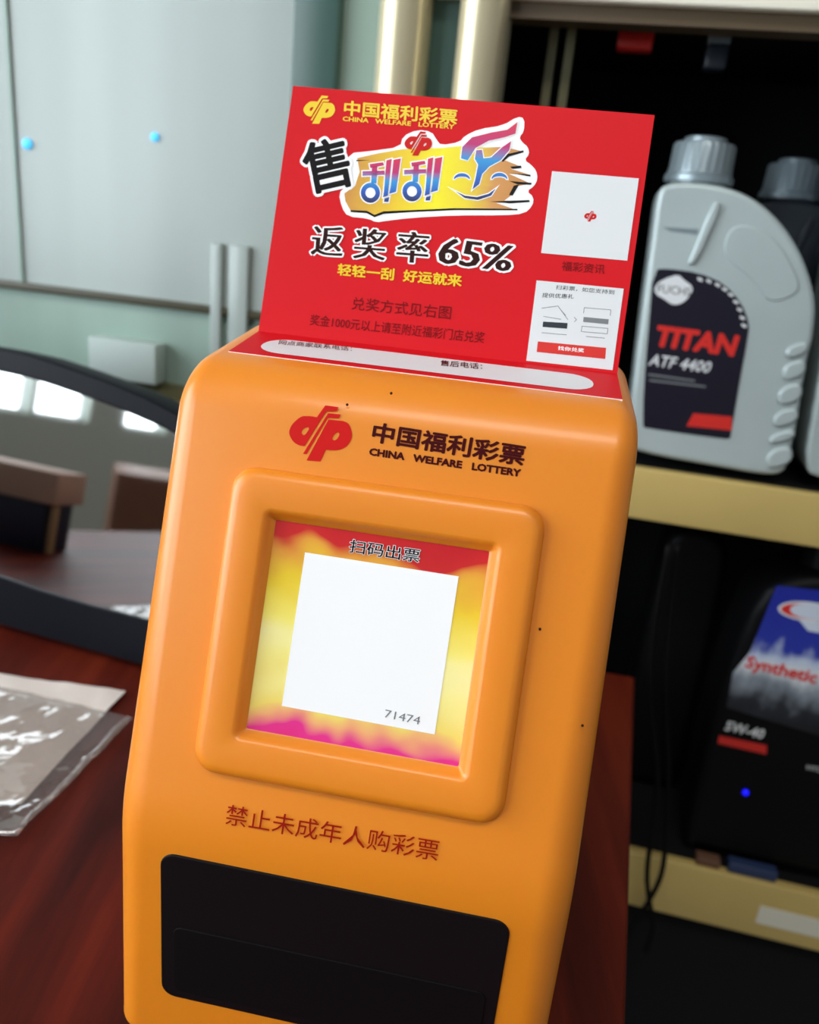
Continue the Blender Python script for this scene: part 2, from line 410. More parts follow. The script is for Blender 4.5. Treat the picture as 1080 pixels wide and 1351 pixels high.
for i, (a, b) in enumerate(wins):
    t = Thing('window_%d' % (i+1), None, None, LW, kind='structure')
    box('pane', LW.P, (-7, -6, a, b, WB, WT), M['sky'], t)
    v = []
    for q in ((a, a+.8), (b-.8, b)): box('window_frame', LW.P, (-5, -3, q[0], q[1], WB, WT), M['frame'], t)
    box('window_sill', LW.P, (-5, -2, a+.8, b-.8, WB, WB+1), M['frame'], t)

# ------------------------------------------------------------------ the table
TB = Frame((0, 0, TZ))
def tpt(x, y, z): return np.array([x, y, TZ+z])
right0, right1 = (4.3, -1), (16.6, 50.0)
T = Thing('wooden_table', 'dark red-brown wooden table with visible grain under the orange ticket box', 'table', Frame((-20, 20, FLOOR)))
tp = [(-63, -20), (-.3, -20), (right1[0], right1[1]), (-63, 62.5)]
o = slab('tabletop', Plane((0, 0, TZ), (1, 0, 0), (0, 1, 0), (0, 0, 1)), tp, -3.2, 0, M['wood'], T, r=.3, smooth=True)
for x, y in ((-59, -15), (-8, -15), (8, 44), (-59, 50)):
    box('leg', tpt, (x-2.5, x+2.5, y-2.5, y+2.5, -75, -3.2), M['wood'], T, bevel=.3)

# ------------------------------------------------------------------ the shop cabinet behind
CYAW = 11.5
CF = Frame((56*math.sin(math.radians(CYAW)), 56*math.cos(math.radians(CYAW)), FLOOR), CYAW)
H0 = 75.3
CP = Plane(CF.P(0, 0, H0), CF.u, CF.z, -CF.b)     # front plane, heights counted from the table top
def cz(u, b, z): return CF.P(u, b, H0+z)
T = Thing('display_cabinet', 'tall shop display cabinet with cream shelf edges and posts and a dark interior', 'cabinet', CF)
CAB = T
UL, UR = -64, 52
def cpx(x, y): return CP.at(x, y)
box('back_panel', cz, (UL, UR, 24, 26, -75, 75), M['darkwood'], T)
box('side_panel', cz, (UL, UL+2, 0, 24, -75, 75), M['darkwood'], T)
box('side_panel', cz, (UR-2, UR, 0, 24, -75, 75), M['darkwood'], T)
box('divider_panel', cz, (-18.3, -16.3, 1.5, 24, 13.7, 75), M['darkwood'], T)
for z0, z1 in ((9.8, 13.4), (-22.8, -17.7)):
    sh = box('shelf', cz, (UL+2, UR-2, .9, 24, z0+.3, z1), M['darkwood'], T)
    box('shelf_edge', cz, (UL+2, UR-2, 0, .9, z0, z1), M['cream'], T, sh, bevel=.12, label='cream front edge')
box('shelf', cz, (UL+2, UR-2, 2, 24, 41.2, 45), M['darkwood'], T)
box('fascia', cz, (-16.4, UR-2, -.6, 1.2, 40.7, 52), M['fascia'], T, bevel=.15)
box('door_track', cz, (-8.3, UR-2, .1, 2, 39.8, 40.7), M['track'], T)
box('lower_panel', cz, (-15, UR-2, 1.5, 3, -75, -22.8), M['darkwood'], T)
def post(a, b, m, z0=13.45, z1=75, d=1.9):
    c, w = (a+b)/2, (b-a)/2
    ring = []
    for k in range(17):
        t = math.pi*k/16; ring.append((c-w*math.cos(t), -d*math.sin(t)**.8))
    ring += [(b, 1.2), (a, 1.2)]
    v, f = loft([[cz(x, y, z) for x, y in ring] for z in (z0, z1)])
    return sharp(link('post', v, f, m, T, smooth=True), 50)
post(-16.3, -13.2, M['post']); post(-11.3, -8.3, M['post'])
box('stile', cz, (-22.0, -18.9, -.3, 1.5, 13.5, 75), M['teal'], T, bevel=.2)
box('glass_strip', cz, (-18.9, -16.3, .4, .9, 13.5, 75), M['pane_green'], T)
box('inner_strip', cz, (-13.2, -11.3, .6, 1.1, 13.5, 75), M['teal'], T)
for a in (-6.1, -5.0): box('runner', cz, (a, a+.55, 3, 3.6, 13.5, 41), M['olive'], T)
# left bay: pale frosted sliding panes over a dark rail
box('sliding_pane', cz, (-62, -22.0, .4, 1.1, 20.6, 75), M['pane'], T, label='pale frosted upper pane')
box('lower_pane', cz, (-62, -22.0, .6, 1.1, 14.4, 20.0), M['pane_green'], T, label='greenish frosted strip below the rail')
box('pane_rail', cz, (-62, -22.0, .1, 1.3, 20.0, 20.6), M['railm'], T, bevel=.1)
box('bottom_rail', cz, (-62, -22.0, -.2, 1.5, 13.4, 14.4), M['olive'], T)
for xa, xb in ((277, 291), (301, 326)):
    box('pane_strip', cz, (CP.at(xa, 400)[0], CP.at(xb, 400)[0], -.05, .38, 14.45, 25.0), M['pane'], T, bevel=.1)
box('pane_edge', cz, (-43.4, -43.1, .2, .4, 20.6, 75), M['pane_green'], T)

# ------------------------------------------------------------------ the lottery ticket box
C0 = np.array([-.966, 19.895, -18.556])
BX = Frame((C0[0], C0[1], TZ), 7.409)
KZ = C0[2]-TZ
TILT = math.radians(19.12)
fn_ = -BX.b*math.cos(TILT) + BX.z*math.sin(TILT)
FACE = Plane(C0, BX.u, BX.b*math.sin(TILT)+BX.z*math.cos(TILT), fn_)
LOW = Plane(C0, BX.u, BX.z, -BX.b)
T = Thing('ticket_box', 'orange plastic lottery ticket dispenser box with square printed panel and black slot, in the centre', 'ticket box', BX)
LB = T
prof0 = [(0, 0), (0, KZ), (4.79, KZ+13.81), (12.6, KZ+14.72), (13.8, 0)]
prof = fillet(prof0, [.8, 7.1, 2.1, 2.0, .8], 10)
def hw(z, side):                           # half width: straight sides that draw in towards the top
    t = max(0, min(1, (z-(KZ+9.6))/5.2)); return (7.6 if side < 0 else 7.06) - (.42 if side < 0 else .1)*t*t
def rr(z):
    t = max(0, min(1, (z-(KZ+10.2))/3.4)); t = t*t*(3-2*t); 
    lo = max(0, min(1, z/2.2))
    return (.7+.45*lo)-.4*t
rad = [rr(p[1]) for p in prof]
rings = []
SEG = 8
for side in (-1, 1):
    seq = range(SEG+1) if side < 0 else range(SEG, -1, -1)
    for k in seq:
        t = math.pi/2*k/SEG
        ip = inset(prof, [r*(1-math.sin(t)) for r in rad])
        rings.append([BX.P(side*(hw(p[1], side)-r*(1-math.cos(t))), y, z) for (y, z), r, p in zip(ip, rad, prof)])
# rounding: k=0 lies on the side wall, k=SEG on the profile
v, f = loft(rings)
body = sharp(link('body', v, f, M['orange'], T, smooth=True), 60)
# raised square frame round the label
fa0, fa1, fb0, fb1 = -5.09, 4.59, 2.08, 11.65
steps = [(0, -.1, .75), (.02, .12, .75), (.1, .28, .7), (.22, .37, .62), (.38, .40, .55), (1.16, .42, .3), (1.27, .38, .22), (1.36, .26, .14), (1.5, .04, .06), (1.56, .02, .05)]
rings = [[FACE.pt(a, b, h) for a, b in rrect(fa0+i, fa1-i, fb0+i, fb1-i, r)] for i, h, r in steps]
v, f = loft(rings, caps=(False, False))
frame = sharp(link('panel_frame', v, f, M['orange'], T, smooth=True, label='raised square frame around the printed panel'), 50)
lab = link('printed_label', [FACE.pt(a, b, .03) for a, b in ((-3.56, 3.47), (3.08, 3.47), (3.08, 10.2), (-3.56, 10.2))], [(0, 1, 2, 3)], M['burst'], T, label='square red and yellow sunburst label')
q = [FACE.at(*k) for k in ((372.1, 930.9), (573.4, 968.6), (605, 760.3), (402.7, 728.6))]
stk = decal('white_sticker', FACE, [q], M['white'], T, lab, .045)
text('number_print', '71474', FACE, (506.9, 945.7), (553.3, 955.6), (508.9, 935.4), M['grey'], T, lab, .055)
text('label_heading', '扫码出票', FACE, (460, 728.6), (552.6, 742.7), (462.6, 711), M['black'], T, lab, .055, bold=.012, outline=M['white'], ofs=.03)
# the two-tone mark: a slanted d and p sharing their stems, traced in a 100 px crop
LOGO = dict(
 d=[[(410, 330), (330, 316), (200, 318), (110, 380), (48, 450), (15, 540), (38, 620), (90, 690), (160, 730), (235, 742), (545, 240), (690, 240), (718, 185), (530, 160)],
    [(190, 530), (230, 480), (315, 470), (240, 592), (195, 570)]],
 m=[[(570, 272), (748, 290), (722, 345), (566, 338), (262, 855), (212, 850)]],
 p=[[(575, 362), (700, 375), (800, 390), (870, 440), (903, 530), (905, 620), (860, 710), (790, 770), (690, 800), (540, 795), (520, 830), (460, 960), (262, 945)],
    [(625, 645), (650, 580), (710, 538), (737, 572), (700, 640), (655, 662)]])
LOGO['d'][0] = [tuple(q) for q in spline(LOGO['d'][0][:9], 4)] + LOGO['d'][0][9:]
LOGO['p'][0] = [tuple(q) for q in spline(LOGO['p'][0][:10], 4)] + LOGO['p'][0][10:]
for k in 'dp': LOGO[k][1] = smooth_poly(LOGO[k][1], 1)
LB0 = {k: [px(FACE, lp, 380, 520, 10.8) for lp in L] for k, L in LOGO.items()}
allp = np.array([p for L in LB0.values() for lp in L for p in lp]); lc = (allp.min(0)+allp.max(0))/2; lw_ = np.ptp(allp[:, 0])
def logo(name, pl, center, width, m, T, part, h, offset=0, label=None):
    s = width/lw_; loops = []; vs, fs = [], []
    for L in LB0.values():
        lps = [[((a-lc[0])*s+center[0], (b-lc[1])*s+center[1]) for a, b in lp] for lp in L]
        v, f = curve_mesh(lps, offset); n = len(vs); vs += [pl.pt(a, b, h) for a, b, _ in v]; fs += [tuple(i+n for i in k) for k in f]
    return link(name, vs, fs, m, T, part, label=label)
logo('logo_print', FACE, tuple(lc), lw_, M['logored'], T, body, .012)
text('title_print', '中国福利彩票', FACE, (488.9, 583.3), (690, 615.6), (493.7, 556.3), M['maroon'], T, body, .012, bold=.03)
text('subtitle_print', 'CHINA   WELFARE   LOTTERY', FACE, (486.3, 600.7), (686.3, 629.6), (487.6, 590.6), M['maroon'], T, body, .012, bold=.05)
text('warning_print', '禁止未成年人购彩票', FACE, (297, 1086.7), (576.7, 1135.9), (301, 1060), M['darkred'], T, body, .05)
# black slot plate on the upright lower face, with the flap line across it
sl = rrect(-5.85, 5.29, -6.87, -.87, .5)
plate = slab('slot_plate', LOW, sl, -.2, .06, M['slot'], T, r=.05, seg=2)
slab('flap', LOW, rrect(-5.4, 4.9, -6.5, -3.75, .3), .02, .1, M['slot_dark'], T, plate, r=.03, seg=2)
for (x, y) in ((516, 519), (458, 534), (768, 957), (712, 830)):
    a, b = FACE.at(x, y); decal('speck', FACE, [[(a+.045*math.cos(k), b+.045*math.sin(k)) for k in np.linspace(0, 6.28, 9)[:-1]]], M['brown'], T, body, .02)

# ------------------------------------------------------------------ the red folded card standing on the box
KB = 1.0
FOLD = BX.P(0, 9.343, KZ+14.36)
CT, FT = math.radians(19.04), math.radians(6.55)
PAN = Plane(FOLD, BX.u, BX.b*math.sin(CT)+BX.z*math.cos(CT), -BX.b*math.cos(CT)+BX.z*math.sin(CT))
FOOT = Plane(FOLD, BX.u, BX.b*math.cos(FT)+BX.z*math.sin(FT), -BX.b*math.sin(FT)+BX.z*math.cos(FT))
CDF = Frame(FOLD, 7.409)
T = Thing('lottery_card', 'red folded advertising card with lottery lettering standing on top of the orange box', 'card', CDF)
def sheet(name, pl, poly, th, mf, T):
    v, f = loft([[pl.pt(a, b, h) for a, b in poly] for h in (-th, 0)])
    fm = [1]*(len(f)-1)+[0]
    o = link(name, v, f, mf, T, mats=[mf, M['white']], fm=fm)
    return o
ca0, ca1 = -6.39, 6.44
panel = sheet('panel', PAN, [(ca0, 0), (ca1, 0), (ca1, 8.943), (ca0, 8.943)], .06, M['red'], T)
foot = sheet('foot', FOOT, [(ca0, -2.98), (ca1, -2.98), (ca1, 0), (ca0, 0)], .06, M['red'], T)
a0 = FOOT.at(344, 456)[0]; a1 = FOOT.at(782, 503)[0]; b1 = FOOT.at(450, 457)[1]; b0 = FOOT.at(550, 489)[1]
decal('writing_strip', FOOT, [rrect(a0, a1, b0, b1, abs(b1-b0)*.46)], M['greyw'], T, foot, .01)
text('strip_print', '网点商家联系电话：', FOOT, (367, 455), (464, 464), (369, 449), M['maroon'], T, foot, .02)
text('strip_print', '售后电话：', FOOT, (580, 483), (636, 488), (581, 475.5), M['maroon'], T, foot, .02, bold=.01)
logo('logo_print', PAN, PAN.at(421, 145), 1.16, M['gold'], T, panel, .01)
text('title_print', '中国福利彩票', PAN, (453, 152.4), (602.5, 165), (454.4, 132.4), M['gold'], T, panel, .01, bold=.025)
text('subtitle_print', 'CHINA   WELFARE   LOTTERY', PAN, (451.6, 159.8), (598.8, 170.6), (452.2, 153.6), M['gold'], T, panel, .01, bold=.03)
g = lambda pts: px(PAN, pts, 380, 120, 3.1765)
white_blob = smooth_poly(g([(250, 262), (350, 252), (470, 235), (480, 190), (540, 163), (600, 170), (622, 205), (640, 228), (718, 215), (740, 188), (800, 160), (900, 145), (960, 108), (990, 115), (988, 170), (968, 195), (980, 215), (1005, 235), (1010, 265), (990, 290), (1018, 310), (1040, 335), (1045, 370), (1030, 400), (1000, 420), (1028, 445), (1025, 480), (990, 515), (900, 522), (700, 522), (520, 532), (410, 545), (370, 552), (335, 535), (250, 527), (225, 490), (212, 430), (240, 400), (250, 330)]), 1)
art = decal('emblem_print', PAN, [white_blob], M['white'], T, panel, .01)
brush = g([(290, 282), (380, 262), (480, 245), (640, 240), (720, 232), (830, 238), (905, 235), (985, 255), (930, 265), (905, 290), (975, 318), (935, 328), (1012, 352), (925, 348), (1018, 390), (965, 398), (945, 430), (905, 460), (1008, 462), (870, 470), (950, 497), (700, 495), (520, 502), (400, 508), (365, 522), (335, 507), (262, 502), (240, 462), (236, 430), (280, 400), (300, 340)])
decal('brush_print', PAN, [brush], M['brush'], T, panel, .014)
for st in ([(262, 500), (330, 503), (362, 520), (400, 505), (520, 500), (520, 508), (400, 516), (362, 530), (330, 513), (262, 508)],
           [(520, 500), (700, 492), (960, 495), (960, 501), (700, 500), (520, 508)],
           [(845, 464), (1010, 458), (1012, 466), (930, 472)], [(945, 398), (968, 392), (940, 440), (925, 436)], [(930, 345), (1015, 352), (1015, 360)],
           [(925, 378), (1020, 386), (1018, 394), (960, 392)], [(930, 318), (975, 314), (978, 324), (940, 328)], [(905, 268), (985, 250), (986, 258), (925, 276), (900, 298), (890, 292)],
           [(286, 290), (340, 291), (286, 295)]):
    decal('brush_stroke_print', PAN, [g(st)], M['black'], T, panel, .018)
def arc(cx, cy, rx, ry, n=28, t0=0, t1=6.2832, end=False): return [(cx+rx*math.cos(t), cy+ry*math.sin(t)) for t in np.linspace(t0, t1, n+(1 if end else 0))[:(None if end else -1)]]
def gua(dx, dy):
    return [[[(x+dx, y+dy) for x, y in lp] for lp in L] for L in (
        [[(342, 308), (398, 300), (402, 313), (345, 324)]],
        [[(312, 338), (404, 335), (404, 352), (312, 357)]],
        [[(352, 318), (374, 316), (370, 388), (348, 388)]],
        [arc(345, 428, 40, 42), arc(345, 428, 21, 22)],
        [[(412, 292), (434, 286), (418, 440), (398, 446), (402, 420)]],
        [[(442, 290), (472, 284), (452, 424), (424, 432), (430, 400)]],
        [[(404, 452), (424, 446), (420, 466), (402, 466)]])]
le = [[[(960, 132), (952, 180), (905, 196), (840, 210), (785, 240), (752, 292), (724, 284), (730, 236), (770, 196), (850, 176), (918, 164)]],
      [[(934, 212), (926, 250), (890, 292), (842, 318), (812, 350), (800, 392), (772, 414), (784, 372), (796, 310), (782, 286), (788, 250), (812, 248), (818, 284), (850, 280), (898, 236)]],
      [arc(728, 372, 34, 26, 12, math.pi*1.02, math.pi*1.98, True)+arc(728, 372, 30, 12, 12, math.pi*1.95, math.pi*1.05, True)],
      [arc(885, 372, 34, 28, 12, math.pi*1.02, math.pi*1.98, True)+arc(885, 372, 30, 13, 12, math.pi*1.95, math.pi*1.05, True)],
      [[(702, 422), (740, 440), (790, 446), (840, 432), (870, 410), (850, 440), (795, 458), (740, 450)]]]
for nm, grp, ofs in (('scratch_character_print', gua(0, 0), .045), ('scratch_character_print', gua(174, -6), .045), ('joy_character_print', le, .035)):
    for mm, of, h in ((M['white'], ofs, .022), (M['tongue'], 0, .028)):
        vs, fs = [], []
        for L in grp:
            v, f_ = curve_mesh([g(lp) for lp in (L[:1] if of else L)], of); n = len(vs)
            vs += [PAN.pt(a, b, h) for a, b, _ in v]; fs += [tuple(i+n for i in k) for k in f_]
        link(nm if not of else nm + '_outline', vs, fs, mm, T, panel)
logo('small_logo_print', PAN, PAN.at(*(380+545/3.1765, 120+222/3.1765)), .98, M['logored'], T, panel, .026)
text('sale_print', '售', PAN, (408, 259), (467.5, 245.5), (394.5, 191.5), M['black'], T, panel, .03, bold=.022, outline=M['white'], ofs=.055)
text('payout_print', '返 奖 率', PAN, (409.3, 336.5), (564, 348.5), (412.6, 296.6), M['brown'], T, panel, .03, hb=.026, outline=M['white'], ofs=.05)
text('payout_print', '65%', PAN, (576.8, 347), (674.4, 359.5), (580, 313), M['brown'], T, panel, .03, hb=.03, shear=.12, outline=M['white'], ofs=.055)
text('slogan_print', '轻轻一刮  好运就来', PAN, (444.5, 363.5), (608.5, 379), (446, 347.5), M['gold'], T, panel, .02, bold=.028)
text('notice_print', '兑奖方式见右图', PAN, (463.4, 408.5), (594, 421.5), (465.2, 391.5), M['cardred'], T, panel, .02, bold=.004)
text('notice_print', '奖金1000元以上请至附近福彩门店兑奖', PAN, (408.3, 429), (638, 453.2), (410.2, 414.5), M['cardred'], T, panel, .02, bold=.004)
decal('white_square_print', PAN, [[PAN.at(*k) for k in ((713.5, 334), (827, 344), (842.4, 235.6), (728, 226))]], M['greyw'], T, panel, .015)
logo('square_logo_print', PAN, PAN.at(778.4, 285.7), .42, M['logored'], T, panel, .02)
text('caption_print', '福彩资讯', PAN, (740, 357), (796.7, 362), (741.5, 344.5), M['cardred'], T, panel, .02, bold=.004)
info = decal('info_panel_print', PAN, [[PAN.at(*k) for k in ((694, 476), (807.7, 488.4), (822.4, 381), (707.6, 370))]], M['greyw'], T, panel, .015)
h_ = lambda pts: px(PAN, pts, 680, 210, 4.095)
text('info_line_print', '扫彩票，如您支持到', PAN, (732.5, 382), (809.5, 389), (733.5, 376), M['black'], T, panel, .02)
text('info_line_print', '提供优惠礼', PAN, (714.5, 392.5), (756, 394.5), (715.5, 386.5), M['black'], T, panel, .02)
decal('button_print', PAN, [h_([(120, 985), (488, 1020), (483, 1080), (113, 1042)])], M['titan'], T, panel, .02)
text('button_text_print', '找你兑奖', PAN, (735.5, 462), (770, 465.5), (736, 456.5), M['white'], T, panel, .026, bold=.02)
def line(a, b, w=3):
    d = np.array(b, float)-np.array(a, float); n = np.array([-d[1], d[0]])/np.linalg.norm(d)*w/2
    return [tuple(np.array(a)+n), tuple(np.array(b)+n), tuple(np.array(b)-n), tuple(np.array(a)-n)]
vs, fs = [], []
for lp in ([(148, 878), (280, 886), (277, 917), (145, 907)],):
    decal('dark_bar_print', PAN, [h_(lp)], M['slate'], T, panel, .02)
decal('grey_bar_print', PAN, [h_([(367, 853), (502, 866), (499, 893), (364, 880)])], M['grey'], T, panel, .02)
for a, b in (((370, 803), (514, 815)), ((514, 815), (510, 847)), ((370, 803), (366, 834)), ((358, 903), (498, 915)), ((498, 915), (494, 944)), ((494, 944), (354, 932)), ((354, 932), (358, 903)), ((140, 806), (228, 794)), ((228, 794), (282, 868)), ((240, 812), (270, 845)), ((150, 850), (245, 866)), ((316, 855), (328, 868)), ((328, 868), (316, 880)), ((140, 938), (275, 950)), ((380, 958), (480, 968))):
    v, f_ = curve_mesh([h_(line(a, b))]); n = len(vs); vs += [PAN.pt(x, y, .021) for x, y, _ in v]; fs += [tuple(i+n for i in k) for k in f_]
link('diagram_lines_print', vs, fs, M['grey'], T, panel)

# ------------------------------------------------------------------ black framed monitor, tilted back, its glossy screen mirroring the shop
my, mt = math.radians(17), math.radians(8)
MF = Frame((-20.6, 45.75, TZ), 17)
SV = BX.z*math.cos(mt)+MF.b*math.sin(mt); SN = -MF.b*math.cos(mt)+BX.z*math.sin(mt)
SCR = Plane(MF.O + SN*.0, MF.u, SV, SN)
T = Thing('monitor', 'black framed monitor with glossy mirroring screen leaning back behind the clear bag', 'monitor', MF)
outer_top = [SCR.at(*k) for k in ((0, 459), (46.7, 469.5), (93, 485), (140, 502), (187, 521), (236, 546))]
inner_top = [SCR.at(*k) for k in ((0, 490), (47, 500.6), (93, 516), (124, 527), (162, 541), (199, 557), (235, 574))]
inner_bot = [SCR.at(*k) for k in ((0, 760), (47, 777), (109, 796), (193, 818))]
RX = 9.6                                   # right end, behind the ticket box
LX = 2*outer_top[0][0]-4.0
mir = lambda pts, c: [(2*c-a, b) for a, b in reversed(pts)]
cx_ = outer_top[0][0]-2.2                  # the top arch peaks just left of the frame
ot = mir(outer_top, cx_)+outer_top; it_ = mir(inner_top, cx_)+inner_top; ib = mir(inner_bot, cx_)+inner_bot
def ext(pts, x):                           # carry the line on to x at both ends
    (xa, ya), (xb, yb) = pts[-2:]; yr = yb+(yb-ya)/(xb-xa)*(x-xb)
    return [(2*cx_-x, yr)]+pts+[(x, yr)]
def resample(pts, n):
    xs = np.array([p[0] for p in pts]); ys = np.array([p[1] for p in pts]); t = np.linspace(xs[0], xs[-1], n); return [(float(a), float(np.interp(a, xs, ys))) for a in t]
N_ = 28
ot = resample(ext(ot, RX), N_); it_ = resample(ext(it_, RX-1.0), N_); ib = resample(ext(ib, RX-1.0), N_)
ob = resample([(2*cx_-RX, .55), (RX, .55)], N_)
outer = ob+ot[::-1]; inner = ib+it_[::-1]
rings = [[SCR.pt(a, b, h) for a, b in p] for p, h in ((inset(outer, .15), -2.6), (outer, -.1), (inset(outer, .12), .12), (inset(inner, -.12), .12), (inner, .0), (inner, -.3))]
v, f = loft(rings, caps=(True, False))
sharp(link('bezel', v, f, M['bezel'], T, smooth=True), 40)
v = [SCR.pt(a, b, -.12) for a, b in ib+it_]
sc_f = [(i, i+1, N_+i+1, N_+i) for i in range(N_-1)]
link('screen', v, sc_f, M['screen'], T, label='glossy screen reflecting bright windows')
box('stand', lambda x, y, z: MF.P(x, y, z), (-8, 6, 1.0, 7, 0, .5), M['bezel'], T, bevel=.15)

# ------------------------------------------------------------------ clear bag with a white sheet on the table
TP = Plane((0, 0, TZ), (1, 0, 0), (0, 1, 0), (0, 0, 1))
def blanket(name, corners, m, T, part, h, amp, nx=28, ny=22, seed=0, sc=.35):
    c = [np.array(TP.at(*k)) if len(k) == 2 else np.array(k[:2]) for k in corners]; v = []; f = []
    for j in range(ny+1):
        for i in range(nx+1):
            s, t = i/nx, j/ny; p = (c[0]*(1-s)+c[1]*s)*(1-t)+(c[3]*(1-s)+c[2]*s)*t
            w = noise.noise(Vector((p[0]*sc, p[1]*sc, seed)))+.5*noise.noise(Vector((p[0]*sc*2.6, p[1]*sc*2.6, seed+5)))
            v.append(TP.pt(p[0], p[1], h+amp*(.6+w*.55)))
    for j in range(ny):
        for i in range(nx): a = j*(nx+1)+i; f.append((a, a+1, a+nx+2, a+nx+1))
    return link(name, v, f, m, T, part, smooth=True)
T = Thing('plastic_bag', 'clear plastic bag holding a white sheet, lying flat on the table at left', 'plastic bag', Frame((-24, 34, TZ)))
cA, cB = TP.at(165, 916), TP.at(28, 1068)
dirx = np.array([-1, .05])
cD = (cA[0]-10.5, cA[1]+.6, 0); cE = (cB[0]-10, cB[1]-.6, 0)
blanket('inner_sheet', [cE, (28, 1066), (166, 916), cD], M['sheet'], T, None, .08, .25, seed=3)
cF = TP.at(172, 962); cG = TP.at(24, 1116)
film = blanket('film', [(cG[0]-11, cG[1]-1, 0), (24, 1116), (176, 958), (cF[0]-15, cF[1]+3.4, 0)], M['film'], T, None, .35, .35, seed=9)
film.modifiers.new('thickness', 'SOLIDIFY').thickness = .0002

# ------------------------------------------------------------------ oil bottles
def outline(pts, x0, y0, s, pl): return px(pl, pts, x0, y0, s)
BD = .6                                     # bottle front plane sits this far behind the shelf edge
BP = Plane(cz(0, BD, 0), CF.u, CF.z, -CF.b)
SHELF = 13.4
bo = [(62, 390), (72, 305), (92, 258), (165, 247), (300, 258), (420, 300), (520, 385), (590, 490), (630, 590), (652, 690), (648, 760), (640, 830), (618, 900), (612, 960), (600, 1000), (596, 1060), (585, 1100), (580, 1150), (566, 1200), (556, 1260), (530, 1318), (430, 1312), (330, 1293), (0, 1235), (-24, 1200), (-30, 1130), (10, 780)]
bo = [BP.at(840+x/2.758, 150+y/2.758) for x, y in bo]
bo = [(a, SHELF+.02 if b < SHELF+.45 else b) for a, b in bo]
o0 = np.array(bo); bc = ((o0[:, 0].min()+o0[:, 0].max())/2)
BFR = Frame(cz(bc, BD+3, SHELF), CYAW)
def bottle(label, group=None):
    T = Thing('oil_bottle', label, 'bottle', BFR, group)
    q = lambda pts: [BP.at(840+x/2.758, 150+y/2.758) for x, y in pts]
    poly = smooth_poly(bo, 2)
    body = slab('body', BP, poly, -6.2, 0, M['silver'], T, r=.34, seg=5)
    # neck rib, shoulder panel and grip, all standing proud of the shell
    slab('shoulder_rib', BP, smooth_poly(q([(275, 325), (300, 322), (298, 360), (215, 545), (186, 550), (190, 530)]), 1), -.1, .28, M['silver'], T, body, r=.14, seg=3)
    slab('shoulder_panel', BP, smooth_poly(q([(330, 420), (400, 400), (500, 450), (570, 560), (600, 650), (480, 695), (430, 610), (310, 520)]), 2), -.1, .1, M['silver'], T, body, r=.09, seg=2)
    for a, b in ((835, 890), (900, 970), (985, 1060), (1075, 1140), (1155, 1200), (1215, 1290)):
        k = (a-835)/455; xl, xr = 540-85*k, 622-70*k
        slab('grip_rib', BP, smooth_poly(q([(xl, a+14), (xr, a-14), (xr+2, b-18), (xl-2, b+8)]), 2), -.1, .22, M['silver'], T, body, r=.2, seg=3)
    slab('dash_mark', BP, q([(92, 412), (225, 420), (218, 440), (120, 428)]), -.02, .02, M['cap'], T, body)
    lab = slab('label', BP, smooth_poly(q([(60, 566), (120, 564), (230, 580), (320, 620), (380, 690), (406, 760), (405, 800), (372, 980), (342, 1160), (338, 1182), (320, 1183), (180, 1165), (40, 1144), (24, 1142), (22, 1125), (24, 1000), (44, 760)]), 1), -.05, .035, M['navy'], T, label='navy front label')
    badge = smooth_poly(q([(100, 600), (150, 584), (170, 605), (205, 630), (195, 660), (165, 690), (130, 697), (100, 675), (64, 655), (66, 622)]), 1)
    decal('badge_print', BP, [badge], M['greyw'], T, lab, .045)
    t = lambda p: (840+p[0]/2.758, 150+p[1]/2.758)
    text('badge_text_print', 'FUCHS', BP, t((74, 650)), t((194, 664)), t((77, 620)), M['black'], T, lab, .05, bold=.0)
    text('brand_print', 'TITAN', BP, t((68, 846)), t((366, 886)), t((74, 768)), M['titan'], T, lab, .045, bold=.05, shear=.2)
    text('grade_print', 'ATF 4400', BP, t((40, 915)), t((264, 945)), t((48, 873)), M['greyw'], T, lab, .045, bold=.016, shear=.2)
    for k, (a, b, c) in enumerate(((40, 210, 945), (44, 250, 966))):
        decal('small_print', BP, [q([(a, c), (b, c+24), (b, c+30), (a, c+6)])], M['grey'], T, lab, .045)
    decal('stripe_print', BP, [q([(205, 1090), (345, 1102), (344, 1152), (180, 1136)])], M['titan'], T, lab, .045)
    for k in range(9):
        th = k/8; x, y = [(230, 600), (262, 606), (294, 620), (320, 636), (342, 656), (360, 682), (374, 710), (384, 740), (390, 768)][k]
        decal('arc_print', BP, [q([(x-9, y-6), (x+9, y+2), (x+6, y+12), (x-11, y+4)])], M['greyw'], T, lab, .045)
    # neck and ribbed cap
    c0 = np.array(BP.at(*t((220, 245)))); r = (BP.at(*t((345, 200)))[0]-BP.at(*t((95, 190)))[0])/2
    c0[0] = (BP.at(*t((345, 210)))[0]+BP.at(*t((95, 200)))[0])/2+.42; r *= 1.07
    top = BP.at(*t((250, 62)))[1]; base = c0[1]
    fnc = lambda x, y, h: BP.pt(c0[0]+x, h, -3.1+y)
    lathe('neck', fnc, [(r*.8, base-1.2), (r*.8, base+.4)], M['silver'], T)
    H = top-base
    lathe('cap', fnc, [(r*.98, base+.05), (r*1.0, base+.1), (r*1.0, base+H*.16), (r*.94, base+H*.2), (r*.93, base+H*.26), (r*.92, base+H*.3), (r*.90, base+H*.80), (r*.84, base+H*.86), (r*.62, base+H*.88), (r*.6, base+H*.97), (r*.5, base+H)], M['cap'], T, n=96, rib=.06, ribr=(base+H*.27, base+H*.82), label='ribbed silver screw cap')
    return T.o
def copy_tree(o, parent=None):
    c = o.copy(); COL.objects.link(c)
    if parent is not None: c.parent = parent
    for ch in list(o.children): copy_tree(ch, c)
    return c
b1 = bottle('silver oil bottle with red lettering, fully in view right of the red card')
b2 = copy_tree(b1); b2['label'] = 'silver oil bottle cut off by the right edge, only its label and side sliver showing'
